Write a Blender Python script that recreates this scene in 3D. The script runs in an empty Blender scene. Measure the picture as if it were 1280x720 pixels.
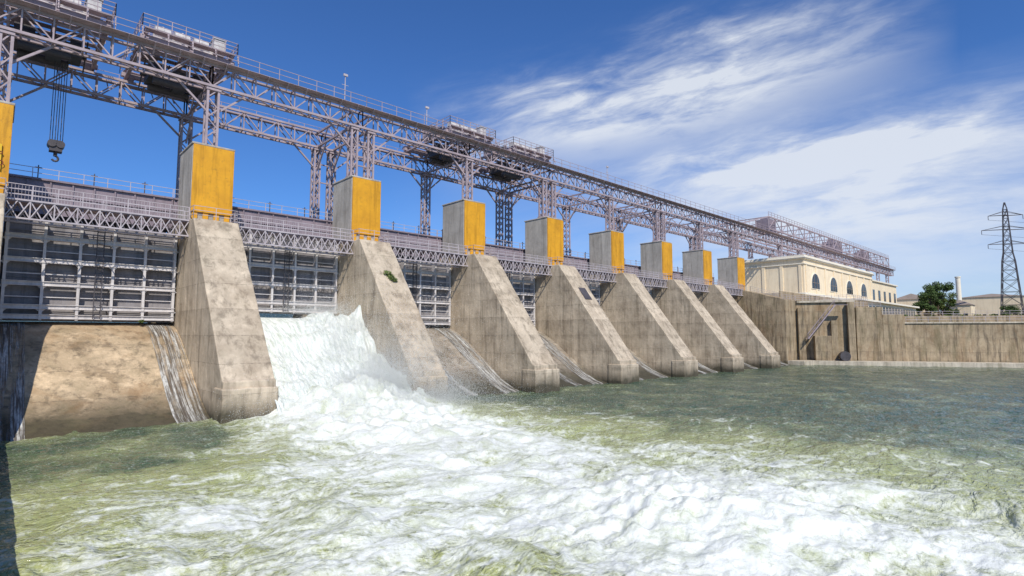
import bpy, bmesh, numpy as np, math, random
from mathutils import Vector, Matrix
from mathutils import noise as mn
random.seed(7); rng=np.random.default_rng(11)
scene=bpy.context.scene
COL=bpy.context.collection
S=16.0
YAW=math.radians(43.1); PIT=math.radians(4.81); H=6.49; F=690.0

# ------------------------------------------------------------ helpers
class MB:
    def __init__(s): s.v=[]; s.f=[]
    def hexa(s,p):
        i=len(s.v); s.v+=[tuple(q) for q in p]
        s.f+=[(i,i+3,i+2,i+1),(i+4,i+5,i+6,i+7),(i,i+1,i+5,i+4),(i+1,i+2,i+6,i+5),(i+2,i+3,i+7,i+6),(i+3,i,i+4,i+7)]
    def box(s,x0,x1,y0,y1,z0,z1):
        s.hexa([(x0,y0,z0),(x1,y0,z0),(x1,y1,z0),(x0,y1,z0),(x0,y0,z1),(x1,y0,z1),(x1,y1,z1),(x0,y1,z1)])
    def beam(s,p,q,w,h=None):
        h=h or w; p=Vector(p); q=Vector(q); d=(q-p)
        if d.length<1e-6: return
        d.normalize(); up=Vector((0,0,1)) if abs(d.z)<0.95 else Vector((0,1,0))
        a=d.cross(up).normalized()*(w/2); b=a.cross(d).normalized()*(h/2)
        s.hexa([p-a-b,p+a-b,p+a+b,p-a+b,q-a-b,q+a-b,q+a+b,q-a+b])
    def cyl(s,p,q,r,n=12,r2=None):
        r2=r if r2 is None else r2
        p=Vector(p); q=Vector(q); d=(q-p).normalized(); up=Vector((0,0,1)) if abs(d.z)<0.95 else Vector((0,1,0))
        a=d.cross(up).normalized(); b=a.cross(d).normalized(); i=len(s.v)
        for c,rr in ((p,r),(q,r2)):
            for k in range(n):
                t=2*math.pi*k/n; s.v.append(tuple(c+a*rr*math.cos(t)+b*rr*math.sin(t)))
        for k in range(n):
            s.f.append((i+k,i+(k+1)%n,i+n+(k+1)%n,i+n+k))
        s.f.append(tuple(i+k for k in range(n))[::-1]); s.f.append(tuple(i+n+k for k in range(n)))
    def prism_x(s,poly,x0,x1):
        i=len(s.v); n=len(poly)
        s.v+=[(x0,y,z) for y,z in poly]+[(x1,y,z) for y,z in poly]
        s.f.append(tuple(i+k for k in range(n))); s.f.append(tuple(i+n+k for k in range(n))[::-1])
        for k in range(n): s.f.append((i+k,i+n+k,i+n+(k+1)%n,i+(k+1)%n))
    def prism_z(s,poly,z0,z1):
        i=len(s.v); n=len(poly)
        z0l=z0 if isinstance(z0,(list,tuple)) else [z0]*n
        z1l=z1 if isinstance(z1,(list,tuple)) else [z1]*n
        s.v+=[(x,y,z0l[k]) for k,(x,y) in enumerate(poly)]+[(x,y,z1l[k]) for k,(x,y) in enumerate(poly)]
        s.f.append(tuple(i+k for k in range(n))[::-1]); s.f.append(tuple(i+n+k for k in range(n)))
        for k in range(n): s.f.append((i+k,i+(k+1)%n,i+n+(k+1)%n,i+n+k))
    def mesh(s,name,mat,bevel=0,smooth=False):
        m=bpy.data.meshes.new(name); m.from_pydata(s.v,[],s.f); m.update()
        bm=bmesh.new(); bm.from_mesh(m)
        if bevel:
            bmesh.ops.remove_doubles(bm,verts=bm.verts,dist=1e-4)
            bmesh.ops.recalc_face_normals(bm,faces=bm.faces)
            es=[e for e in bm.edges if len(e.link_faces)==2 and e.calc_face_angle(0)>0.4]
            bmesh.ops.bevel(bm,geom=es,offset=bevel,segments=2,affect='EDGES',profile=0.5)
        else: bmesh.ops.recalc_face_normals(bm,faces=bm.faces)
        bm.to_mesh(m); bm.free()
        if smooth: m.polygons.foreach_set("use_smooth",[True]*len(m.polygons))
        m.materials.append(mat); return m
def thing(name,label,cat,loc=(0,0,0),group=None,data=None,kind=None):
    o=bpy.data.objects.new(name,data); o.location=loc; COL.objects.link(o)
    if kind: o["kind"]=kind
    if label: o["label"]=label
    if cat: o["category"]=cat
    if group: o["group"]=group
    return o
def part(name,mesh,parent,label=None,loc=(0,0,0)):
    o=bpy.data.objects.new(name,mesh); o.location=loc; o.parent=parent; COL.objects.link(o)
    if label: o["label"]=label
    return o
def npmesh(name,V,Q,mat,smooth=True):
    m=bpy.data.meshes.new(name); m.vertices.add(len(V)); m.vertices.foreach_set("co",V.astype(np.float32).ravel())
    k=Q.shape[1]
    m.loops.add(Q.size); m.loops.foreach_set("vertex_index",Q.astype(np.int32).ravel())
    m.polygons.add(len(Q)); m.polygons.foreach_set("loop_start",np.arange(0,Q.size,k,dtype=np.int32))
    m.update(calc_edges=True); m.validate()
    if smooth: m.polygons.foreach_set("use_smooth",np.ones(len(Q),bool))
    m.materials.append(mat); return m
perm=rng.permutation(512); perm=np.concatenate([perm,perm]); ang=rng.random(512)*2*np.pi; gx=np.cos(ang); gy=np.sin(ang)
def perlin(x,y):
    xi=np.floor(x).astype(np.int64); yi=np.floor(y).astype(np.int64); xf=x-xi; yf=y-yi
    u=xf*xf*xf*(xf*(xf*6-15)+10); v=yf*yf*yf*(yf*(yf*6-15)+10)
    def g(a,b,dx,dy):
        h=perm[(perm[a&511]+b)&511]; return gx[h]*dx+gy[h]*dy
    n00=g(xi,yi,xf,yf); n10=g(xi+1,yi,xf-1,yf); n01=g(xi,yi+1,xf,yf-1); n11=g(xi+1,yi+1,xf-1,yf-1)
    a=n00+u*(n10-n00); b=n01+u*(n11-n01); return (a+v*(b-a))*1.5
def fbm(x,y,o=4,g=.5):
    r=0;a=1;t=0
    for k in range(o): r=r+a*perlin(x*2**k+17.3*k,y*2**k-9.1*k); t+=a; a*=g
    return r/t
def ridge(x,y,o=3,g=.55):
    r=0;a=1;t=0
    for k in range(o): r=r+a*(1-2*np.abs(perlin(x*2**k+31.7*k,y*2**k+5.3*k))); t+=a; a*=g
    return r/t
def sst(a,b,x): t=np.clip((x-a)/(b-a),0,1); return t*t*(3-2*t)

# ------------------------------------------------------------ materials
class NT:
    def __init__(s,name):
        s.m=bpy.data.materials.new(name); s.m.use_nodes=True; s.t=s.m.node_tree; s.t.nodes.clear()
        s.out=s.t.nodes.new("ShaderNodeOutputMaterial")
    def n(s,ty,**k):
        o=s.t.nodes.new(ty)
        for a,b in k.items(): setattr(o,a,b)
        return o
    def setin(s,o,key,b):
        if isinstance(b,bpy.types.NodeSocket): s.t.links.new(b,o.inputs[key])
        else: o.inputs[key].default_value=b
    def math(s,op,a,b=0.0,c=0.0,clamp=False):
        o=s.t.nodes.new("ShaderNodeMath"); o.operation=op; o.use_clamp=clamp
        for i,v in enumerate((a,b,c)): s.setin(o,i,v)
        return o.outputs[0]
    def mix(s,f,a,b,bt='MIX'):
        o=s.t.nodes.new("ShaderNodeMix"); o.data_type='RGBA'; o.blend_type=bt
        s.setin(o,0,f); s.setin(o,6,c4(a)); s.setin(o,7,c4(b)); return o.outputs[2]
    def noise(s,vec,scale,detail=5,rough=.6,dist=0):
        o=s.n("ShaderNodeTexNoise"); s.t.links.new(vec,o.inputs["Vector"])
        o.inputs["Scale"].default_value=scale;o.inputs["Detail"].default_value=detail;o.inputs["Roughness"].default_value=rough;o.inputs["Distortion"].default_value=dist
        return o.outputs[0]
    def mapv(s,vec,sc,loc=(0,0,0)):
        o=s.n("ShaderNodeMapping"); s.t.links.new(vec,o.inputs["Vector"]); o.inputs["Scale"].default_value=sc; o.inputs["Location"].default_value=loc
        return o.outputs[0]
    def ramp(s,f,stops):
        o=s.n("ShaderNodeValToRGB"); s.t.links.new(f,o.inputs[0]); e=o.color_ramp.elements
        while len(e)<len(stops): e.new(.5)
        for k,(p,c) in enumerate(stops): e[k].position=p; e[k].color=c4(c)
        return o.outputs[0]
    def mr(s,f,a,b,c=0.0,d=1.0):
        o=s.n("ShaderNodeMapRange"); s.setin(o,0,f)
        for i,v in enumerate((a,b,c,d)): o.inputs[i+1].default_value=v
        return o.outputs[0]
    def pos(s): return s.n("ShaderNodeNewGeometry").outputs["Position"]
    def bump(s,h,st,dist=.05):
        o=s.n("ShaderNodeBump"); s.t.links.new(h,o.inputs["Height"]); s.setin(o,"Strength",st); o.inputs["Distance"].default_value=dist; return o.outputs[0]
    def fin(s,col,rough=.8,normal=None,metal=0,spec=.3):
        p=s.n("ShaderNodeBsdfPrincipled"); s.setin(p,"Base Color",c4(col)); s.setin(p,"Roughness",rough); p.inputs["Metallic"].default_value=metal
        p.inputs["Specular IOR Level"].default_value=spec
        if normal is not None: s.t.links.new(normal,p.inputs["Normal"])
        s.t.links.new(p.outputs[0],s.out.inputs[0]); return s.m
def c4(c):
    if isinstance(c,bpy.types.NodeSocket) or isinstance(c,(int,float)): return c
    return (c[0],c[1],c[2],1.0)
def concrete(name,light,dark,joint=2.1,wet=1.8,streak=.6,rust=0.0,bumpst=.6,green=.3,pale=.5,jd=.6):
    t=NT(name); P=t.pos(); sx=t.n("ShaderNodeSeparateXYZ"); t.t.links.new(P,sx.inputs[0]); z=sx.outputs[2]
    n1=t.noise(P,.32,4,.68,.4); n2=t.noise(P,2.3,4,.7)
    st=t.noise(t.mapv(P,(1.5,1.5,.1)),1.0,4,.7,.3)
    col=t.ramp(n1,[(.3,dark),(.46,[(a*.6+b*.4) for a,b in zip(light,dark)]),(.62,light)])
    col=t.mix(t.mr(n2,.35,.7,0,.38),col,[c*.6 for c in light],'MIX')
    col=t.mix(t.mr(st,.5,.66,0,streak),col,(.085,.068,.05))
    e=t.noise(t.mapv(P,(.9,.9,.2),(7,3,1)),.8,4,.75,.2)
    col=t.mix(t.mr(e,.54,.7,0,pale),col,[min(1,c*1.28) for c in light])
    if rust: col=t.mix(t.mr(t.noise(t.mapv(P,(.5,.5,.25),(1,9,4)),.5,4,.7,.6),.5,.66,0,rust),col,(.25,.13,.05))
    hh=None
    if joint:
        w=t.math('ADD',z,t.math('MULTIPLY',n2,.08))
        fr=t.math('FRACT',t.math('DIVIDE',w,joint))
        ln=t.math('LESS_THAN',fr,.02)
        fl=t.math('FLOOR',t.math('DIVIDE',w,joint)); wn=t.n("ShaderNodeTexWhiteNoise",noise_dimensions='1D'); t.t.links.new(fl,wn.inputs["W"])
        col=t.mix(t.mr(wn.outputs[0],0,1,0,.17),col,(.17,.14,.105))
        col=t.mix(t.math('MULTIPLY',ln,t.mr(n2,.38,.62,.0,jd)),col,(.08,.065,.05))
        col=t.mix(t.math('MULTIPLY',t.mr(fr,.7,1.0,0,.35),t.mr(st,.4,.6,0,1)),col,(.14,.11,.08))
    if wet>0:
        zz=t.math('SUBTRACT',z,t.math('MULTIPLY',t.math('SUBTRACT',n1,.5),3.0))
        wt=t.mr(zz,wet*.25,wet,1,0)
        col=t.mix(t.math('MULTIPLY',wt,.88),col,(.035,.034,.022))
    if green: col=t.mix(t.mr(e,.5,.35,0,green),col,(.13,.115,.06))
    return t.fin(col,.88,t.bump(n2,bumpst,.08),spec=.2)
def paint(name,col,col2,sc=1.0,rough=.5,metal=0,rust=.25,bumpst=.15,streak=.0,spec=.3):
    t=NT(name); P=t.pos(); n=t.noise(P,.8*sc,3,.7,.3)
    c=t.mix(t.mr(n,.35,.68),col,col2)
    nrm=None
    if rust: 
        n2=t.noise(P,6*sc,3,.7); c=t.mix(t.mr(n2,.58,.72,0,rust),c,(.13,.07,.04))
        if bumpst: nrm=t.bump(n2,bumpst,.02)
    if streak:
        st=t.noise(t.mapv(P,(1.8,1.8,.12)),1.2,4,.7,.2); c=t.mix(t.mr(st,.5,.68,0,streak),c,[x*.45 for x in col2])
    return t.fin(c,rough,nrm,metal,spec)
M_pier=concrete("concrete_pier",(.64,.535,.40),(.34,.27,.195),2.15,1.8,.48,.08,.6,.13)
M_spill=concrete("concrete_spillway",(.60,.46,.30),(.28,.20,.12),1.9,2.4,.55,.5,.8,.3,.75)
M_wetspill=concrete("concrete_wet_spillway",(.42,.36,.285),(.19,.16,.125),1.9,2.8,.6,.25,.5,.25)
M_tower=concrete("concrete_tower",(.50,.46,.40),(.36,.325,.28),0,-9,.35,0,.4,.05)
M_wall=concrete("concrete_wall",(.47,.37,.245),(.23,.17,.105),2.9,1.2,.85,.35,.6,.45)
M_kerb=concrete("concrete_kerb",(.6,.53,.42),(.42,.36,.28),0,-1,.4,0)
M_orange=paint("orange_panel_paint",(.78,.38,.022),(.62,.29,.02),.6,.55,0,.3,.12,.5)
M_yellow=paint("yellow_paint",(.8,.5,.03),(.75,.42,.02),1,.5,0,.1)
M_red=paint("dark_red_paint",(.25,.03,.02),(.2,.03,.02),1,.5,0,0)
M_steel=paint("lavender_steel_paint",(.45,.365,.38),(.33,.265,.28),1,.6,0,.35,0)
M_rail=paint("pale_rail_paint",(.52,.465,.475),(.40,.355,.37),1,.6,0,.25,0)
M_gate=paint("gate_plate_paint",(.315,.295,.30),(.23,.215,.22),.8,.85,0,.25,.1,.45,.1)
M_frame=paint("gate_frame_paint",(.70,.665,.65),(.54,.51,.50),1,.75,0,.25,0,.3,.15)
M_dark=paint("dark_machinery",(.10,.09,.095),(.06,.055,.06),1,.5,0,.3,0)
M_white=paint("white_machinery",(.66,.63,.60),(.46,.43,.41),2,.5,0,.35,0,.3)
M_purple=paint("service_girder_paint",(.31,.25,.28),(.23,.19,.215),.6,.6,0,.25,.1,.35)
M_cream=paint("cream_render",(.86,.73,.52),(.77,.63,.44),.15,.85,0,.1,0,.3)
M_trim=paint("pale_trim",(.8,.74,.62),(.72,.66,.54),.3,.8,0,.06,0)
M_roof=paint("roof_sheet",(.3,.24,.2),(.24,.2,.17),.4,.7,0,.2,0)
M_glass=paint("window_glass",(.03,.04,.05),(.05,.065,.08),.3,.12,0,0,0)
M_grass=paint("grass_ground",(.17,.16,.07),(.3,.24,.15),.12,.95,0,.1,.4)
M_leaf=paint("foliage",(.035,.07,.015),(.08,.12,.03),1.2,.7,0,0,0)
M_leaf2=paint("foliage_light",(.09,.13,.03),(.12,.15,.04),1.2,.7,0,0,0)
M_bark=paint("bark",(.09,.065,.045),(.06,.045,.03),2,.9,0,0,0)

# ------------------------------------------------------------ dam piers
PX=12.3-S
def px(n): return PX+S*n
prof=[(72,-3),(72,16.8),(54.4,16.8),(43.95,3.15),(43.6,3.05),(43.6,-3)]
def roughen(m,amp,sc=.9):
    bm=bmesh.new(); bm.from_mesh(m)
    bmesh.ops.triangulate(bm,faces=[f for f in bm.faces if len(f.verts)>4])
    for _ in range(5):
        es=[e for e in bm.edges if e.calc_length()>1.3]
        if not es: break
        bmesh.ops.subdivide_edges(bm,edges=es,cuts=1,use_grid_fill=True)
    for v in bm.verts:
        q=v.co*sc; v.co+=Vector((mn.fractal(q,.8,2,3),mn.fractal(q+Vector((9,2,5)),.8,2,3),mn.fractal(q+Vector((3,8,1)),.8,2,3)))*amp
    bm.to_mesh(m); bm.free(); return m
mb=MB(); mb.prism_x(prof,0,3.75); m_butt=roughen(mb.mesh("pier_buttress",M_pier,.08),.035)
mb=MB(); mb.box(-.12,3.87,43.35,45.6,-3,2.55); m_toe=roughen(mb.mesh("pier_toe",M_pier,.1),.05)
mb=MB(); mb.box(.26,3.84,56.95,61.7,16.82,24.25); mb.box(.18,3.92,56.85,61.8,24.25,24.45)
m_tow=mb.mesh("tower_shaft",M_tower,.05)
mb=MB(); mb.box(.3,3.84,56.78,56.94,18.0,24.22)
m_pan=mb.mesh("orange_panel",M_orange,.02)
mb=MB()
for k in range(4): mb.box(.4+k*.92,.86+k*.92,56.8,56.94,16.83,17.9)
mb.box(.3,3.84,56.7,56.94,17.84,17.98)
m_str=mb.mesh("base_stripes",M_orange)
def rail(mb,p,q,h=1.15,step=1.6,r=.05,bars=3):
    p=Vector(p);q=Vector(q);L=(q-p).length;n=max(1,int(round(L/step)))
    for k in range(n+1):
        a=p.lerp(q,k/n); mb.beam(a,a+Vector((0,0,h)),r)
    for b in range(bars):
        z=Vector((0,0,h*(b+1)/bars)); mb.beam(p+z,q+z,r*.9)
mb=MB(); rail(mb,(.05,54.6,16.8),(3.7,54.6,16.8)); rail(mb,(.05,54.6,16.8),(.05,56.6,16.8)); rail(mb,(3.7,54.6,16.8),(3.7,56.6,16.8))
m_prail=mb.mesh("platform_rail",M_rail)
for n in range(0,8):
    lab="tall sloped weathered concrete dam pier topped by an orange-fronted tower"
    if n==2: lab="sloped concrete dam pier with green weeds on its face"
    if n==4: lab="sloped concrete dam pier with a dark rectangular recess in its face"
    e=thing("dam_pier",lab,"dam pier",(px(n),0,0),"concrete piers across the river")
    part("buttress",m_butt,e); part("pier_toe",m_toe,e); t=part("tower",m_tow,e)
    part("orange_panel",m_pan,t); part("base_stripes",m_str,t); part("platform_rail",m_prail,e)
    if n==4:
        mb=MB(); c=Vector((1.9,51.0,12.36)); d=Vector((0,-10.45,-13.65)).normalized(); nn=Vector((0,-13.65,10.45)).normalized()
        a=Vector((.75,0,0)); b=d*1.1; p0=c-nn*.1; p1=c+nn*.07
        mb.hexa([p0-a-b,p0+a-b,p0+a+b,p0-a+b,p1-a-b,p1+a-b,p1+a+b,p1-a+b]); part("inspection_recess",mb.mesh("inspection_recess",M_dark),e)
mb=MB(); mb.prism_x([(72,-3),(72,16.8),(57,16.8),(54,16.1),(47.2,14.2),(46.6,14.0),(46.6,-3)],px(8),px(8)+6)
e=thing("end_abutment","massive stained concrete end abutment with an orange-fronted tower","dam abutment")
part("abutment_wall",mb.mesh("abutment_wall",M_wall,.07),e)
t=part("tower",m_tow,e,loc=(px(8),0,0)); part("orange_panel",m_pan,t); part("base_stripes",m_str,t)
mb=MB(); rail(mb,(px(8)+.1,47.2,14.2),(px(8)+.1,54,16.2)); rail(mb,(px(8)+.1,54,16.2),(px(8)+.1,57,16.8)); rail(mb,(px(8),46.8,14.0),(px(8)+6,46.8,14.0))
part("guard_rail",mb.mesh("guard_rail",M_rail),e)

def leafcloud(centers,radii,n,size,squash=.8):
    V=[];Q=[]
    for k in range(n):
        j=random.randrange(len(centers)); c=centers[j]; r=radii[j]
        d=Vector((random.gauss(0,1),random.gauss(0,1),random.gauss(0,1))).normalized()*r*(random.random()**.45); d.z*=squash
        p=Vector(c)+d; a=Vector((random.gauss(0,1),random.gauss(0,1),random.gauss(0,1))).normalized(); b=a.orthogonal().normalized(); s=size*random.uniform(.6,1.3)
        i=len(V); V+=[p-a*s-b*s*.5,p+a*s-b*s*.4,p+a*s*.8+b*s*.6,p-a*s*.7+b*s*.5]; Q.append((i,i+1,i+2,i+3))
    return np.array([tuple(v) for v in V]),np.array(Q)
V,Q=leafcloud([(px(2)+1.7,51.4,12.85),(px(2)+2.2,50.9,12.2),(px(2)+1.9,51.1,12.45)],[.5,.42,.5],650,.1)
thing("weed_tuft","green weed tuft rooted in a concrete pier face","plant",data=npmesh("weed_tuft",V,Q,M_leaf2,False))
V,Q=leafcloud([(9.6,58.9,7.66)],[.22],90,.07)
thing("weed_tuft","small green weed below a spillway gate","plant",data=npmesh("weed_tuft",V,Q,M_leaf2,False))

# ------------------------------------------------------------ spillway chutes
cp=[]
for k in range(25):
    s=k/24; cp.append((60.6-s*15.4,float(7.55*(1-sst(0.,1.,np.float64(s*.93+.02))))-.1))
cp[-1]=(45.1,-.6)
poly=[(66,-3),(66,7.55),(60.6,7.55)]+cp[1:]+[(45.1,-3)]
mb=MB(); mb.prism_x(poly,0,12.2)
m_chA=mb.mesh("spillway_chute",M_spill); m_chB=mb.mesh("spillway_chute_wet",M_wetspill)
t=NT("trickle_water"); P=t.pos(); n=t.noise(t.mapv(P,(4.5,.13,.13)),2.2,4,.65,.15); n2=t.noise(t.mapv(P,(2,.6,.6)),2.5,4,.75); n3=t.noise(t.mapv(P,(1.5,.12,.12)),1.3,4,.6,.2)
pb=t.n("ShaderNodeBsdfPrincipled"); cc=t.mix(t.math('MULTIPLY',t.mr(n,.43,.58),t.mr(n2,.34,.56,.25,1)),(.12,.10,.08),(.72,.72,.68)); t.setin(pb,"Base Color",cc); pb.inputs["Roughness"].default_value=.45
tr=t.n("ShaderNodeBsdfTransparent"); mx=t.n("ShaderNodeMixShader")
al=t.mr(n3,.36,.58,0,.85); t.t.links.new(al,mx.inputs[0]); t.t.links.new(tr.outputs[0],mx.inputs[1]); t.t.links.new(pb.outputs[0],mx.inputs[2]); t.t.links.new(mx.outputs[0],t.out.inputs[0]); M_trk=t.m
def trickle(x0,x1,off=.05,flare=0.0):
    V=[];Q=[];N=60;K=8
    for i in range(N+1):
        s=i/N*(len(cp)-1); a=int(min(s,len(cp)-2)); f=s-a
        y=cp[a][0]*(1-f)+cp[a+1][0]*f; z=cp[a][1]*(1-f)+cp[a+1][1]*f
        for k in range(K+1):
            x=x0+(x1-x0)*k/K+flare*(i/N)**1.5
            V.append((x,y-off,z+off+.03*math.sin(k*2.1+i*.7)))
    for i in range(N):
        for k in range(K):
            a=i*(K+1)+k; Q.append((a,a+1,a+K+2,a+K+1))
    return npmesh("water_trickle",np.array(V),np.array(Q),M_trk)
for n in range(0,8):
    X=px(n)+3.75+.02
    lab="stained brown concrete spillway apron below a closed gate" if n==0 else ("wet dark concrete spillway chute between two piers" if n!=1 else "concrete spillway chute under rushing white water")
    e=thing("spillway_chute",lab,"spillway",(X,0,0),"spillway chutes between the piers",data=m_chA if n==0 else m_chB)
    if n==0: part("water_trickle",trickle(9.9,12.1),e); part("water_trickle",trickle(.1,1.7),e)
    elif n==2: part("water_trickle",trickle(2.8,4.4,.06,1.6),e); part("water_trickle",trickle(9.4,11.9),e)
    elif n>2: part("water_trickle",trickle(1.2+(n*2.7)%5,2.6+(n*2.7)%5,.05,1.4),e); part("water_trickle",trickle(9.0,11.2),e)

# ------------------------------------------------------------ gates
def gate_meshes(h):
    sk=MB(); sk.box(0,12.2,60.0,60.35,0,h)
    for k in range(int(h/.55)): sk.box(.02,12.18,59.93,60.0,.25+k*.55,.33+k*.55)
    fr=MB(); ys=59.2
    zs=[z for z in (0.2,1.0,2.9,4.8,6.7) if z<h-.3]
    for z in zs:
        fr.box(.1,12.1,ys-.03,ys+.03,z,z+.28); fr.box(.1,12.1,ys-.16,ys+.2,z+.28,z+.33); fr.box(.1,12.1,ys-.16,ys+.2,z-.05,z)
    for k in range(6):
        x=.15+k*2.34; fr.box(x,x+.2,ys-.1,ys+.12,0.05,h-.1); fr.box(x+.07,x+.13,ys+.12,60,0.05,h-.1)
        for z in zs[1:]:
            for sgn in (-1,1):
                xa=x+.1+sgn*.1
                i=len(fr.v); fr.v+=[(xa,ys,z-.05),(xa+sgn*.22,ys,z-.05),(xa,ys,z-.27),(xa,ys+.06,z-.05),(xa+sgn*.22,ys+.06,z-.05),(xa,ys+.06,z-.27)]
                fr.f+=[(i,i+1,i+2),(i+3,i+5,i+4),(i,i+3,i+4,i+1),(i+1,i+4,i+5,i+2),(i+2,i+5,i+3,i)]
    for j,z in enumerate((1.95,3.85,5.75)): fr.beam((.2,ys+.1,z),(12,ys+.1,z),.07)
    ld=MB()
    for x in (6.0,6.5): ld.beam((x,58.85,.2),(x,58.85,h+.6),.07)
    for k in range(int(h/.32)): ld.beam((6.0,58.85,.3+k*.32),(6.5,58.85,.3+k*.32),.04)
    for k in range(4): ld.beam((6.25,58.85,1+k*1.9),(6.25,59.2,1+k*1.9),.05)
    return sk.mesh("skin_plate",M_gate),fr.mesh("stiffener_frame",M_frame),ld.mesh("ladder",M_dark)
gA=gate_meshes(8.4)
for n in range(0,8):
    zb=7.6 if n!=1 else 8.7
    lab="closed grey steel spillway gate with ladder and pale stiffening grid" if n!=1 else "raised grey steel spillway gate with white water rushing under it"
    e=thing("spillway_gate",lab,"sluice gate",(px(n)+3.78,0,zb),"steel gates between the piers")
    part("skin_plate",gA[0],e); part("stiffener_frame",gA[1],e); part("ladder",gA[2],e)
# ------------------------------------------------------------ footbridge spans
L=12.22
dk=MB(); dk.box(0,L,55.75,57.6,16.58,16.7)
for k in range(8): dk.box(k*L/8+.01,k*L/8+.12,55.9,57.5,16.3,16.57)
lg=MB()
for yy in (55.72,57.6):
    lg.beam((0,yy,16.72),(L,yy,16.72),.14,.12); lg.beam((0,yy,15.3),(L,yy,15.3),.16,.12)
    n=17
    for k in range(n):
        a=k*L/n;b=(k+1)*L/n
        lg.beam((a,yy,15.33),(b,yy,16.68),.04,.075); lg.beam((a,yy+.06,16.68),(b,yy+.06,15.33),.04,.075)
    for k in range(0,n+1,2): lg.beam((min(k*L/n,L),yy,15.3),(min(k*L/n,L),yy,16.7),.08)
rl=MB(); rail(rl,(0,55.75,16.72),(L,55.75,16.72),1.2,1.5,.06,3)
for k in range(62): rl.beam((k*.197+.1,55.75,16.8),(k*.197+.1,55.75,17.85),.02)
rail(rl,(0,57.6,16.72),(L,57.6,16.72),1.2,1.5,.06,3)
m_dk=dk.mesh("deck_plate",M_purple);m_lg=lg.mesh("lattice_girder",M_rail);m_rl=rl.mesh("guard_rail",M_rail)
for n in range(0,8):
    e=thing("footbridge","pale steel lattice footbridge span with railing between piers","footbridge",(px(n)+3.76,0,0),"footbridge spans above the gates")
    part("deck_plate",m_dk,e);part("lattice_girder",m_lg,e);part("guard_rail",m_rl,e)
g=MB(); g.box(-3.7,12.2,62.6,64.4,17.6,19.9); g.box(-3.7,12.2,62.4,64.6,19.9,20.07); g.box(-3.7,12.2,62.45,62.6,18.6,18.7)
for k in range(11): g.box(-3.4+k*1.55,-3.28+k*1.55,62.48,62.6,17.6,19.85)
g.box(-3.7,12.2,62.0,65,16.85,17.6)
r2=MB(); rail(r2,(-3.7,62.6,20.07),(12.2,62.6,20.07),.9,1.7,.05,2)
r3=MB(); r3.beam((0,63.8,20.07),(0,63.8,21.5),.08); r3.beam((-.25,63.8,21.3),(.25,63.8,21.3),.05)
m1=g.mesh("box_girder",M_purple);m2=r2.mesh("guard_rail",M_rail);m3=r3.mesh("wire_post",M_dark)
for n in range(0,8):
    e=thing("service_bridge","purple-grey steel service girder with thin rail behind the gates","bridge girder",(px(n)+3.76,0,0),"service girders behind the gates")
    part("box_girder",m1,e);part("guard_rail",m2,e)
    for k in range(4): part("wire_post",m3,e,loc=(-2+k*4,0,0))

# ------------------------------------------------------------ crane runway
def truss(mb,x0,x1,y,zb,zt,n,wc=.24,wd=.11):
    mb.beam((x0,y,zb),(x1,y,zb),wc); mb.beam((x0,y,zt),(x1,y,zt),wc)
    for k in range(n+1):
        a=x0+(x1-x0)*k/n; mb.beam((a,y,zb),(a,y,zt),wd)
        if k<n:
            b=x0+(x1-x0)*(k+1)/n
            if k%2==0: mb.beam((a,y,zb),(b,y,zt),wd)
            else: mb.beam((a,y,zt),(b,y,zb),wd)
def span(y):
    mb=MB(); dy=.55
    for yy in (y-dy,y+dy): truss(mb,0,16,yy,30.65,32.75,8)
    for k in range(9):
        mb.beam((k*2,y-dy,32.75),(k*2,y+dy,32.75),.12); mb.beam((k*2,y-dy,30.65),(k*2,y+dy,30.65),.12)
        if k<8: mb.beam((k*2,y-dy,30.65),(k*2+2,y+dy,30.65),.08)
    s=-1 if y<63 else 1
    mb.box(0,16,min(y+s*.6,y+s*1.5),max(y+s*.6,y+s*1.5),32.88,32.92)
    for k in range(8): mb.beam((k*2+1,y+s*.55,32.1),(k*2+1,y+s*1.5,32.86),.08)
    mb.box(0,16,y-.08,y+.08,32.9,33.1)
    return mb.mesh("truss_girder",M_steel)
sF=span(58.5); sR=span(68.6)
rr=MB(); rail(rr,(0,57.05,32.92),(16,57.05,32.92),1.15,2,.055,2); rF=rr.mesh("walkway_rail",M_steel)
rr=MB(); rail(rr,(0,70.05,32.92),(16,70.05,32.92),1.15,2,.055,2); rR=rr.mesh("walkway_rail",M_steel)
def lattcol(mb,x,y,z0,z1,w=.85,d=.85,c=.2,l=.1):
    for sx in(-1,1):
        for sy in (-1,1): mb.beam((x+sx*w/2,y+sy*d/2,z0),(x+sx*w/2,y+sy*d/2,z1),c)
    n=max(2,int((z1-z0)/.95))
    for k in range(n):
        a=z0+(z1-z0)*k/n;b=z0+(z1-z0)*(k+1)/n; f=1 if k%2 else -1
        for s in(-1,1):
            mb.beam((x-f*w/2,y+s*d/2,a),(x+f*w/2,y+s*d/2,b),l)
            mb.beam((x+s*w/2,y-f*d/2,a),(x+s*w/2,y+f*d/2,b),l)
    mb.box(x-w*.75,x+w*.75,y-d*.75,y+d*.75,z0,z0+.25); mb.box(x-w*.7,x+w*.7,y-d*.7,y+d*.7,z1-.25,z1)
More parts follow.
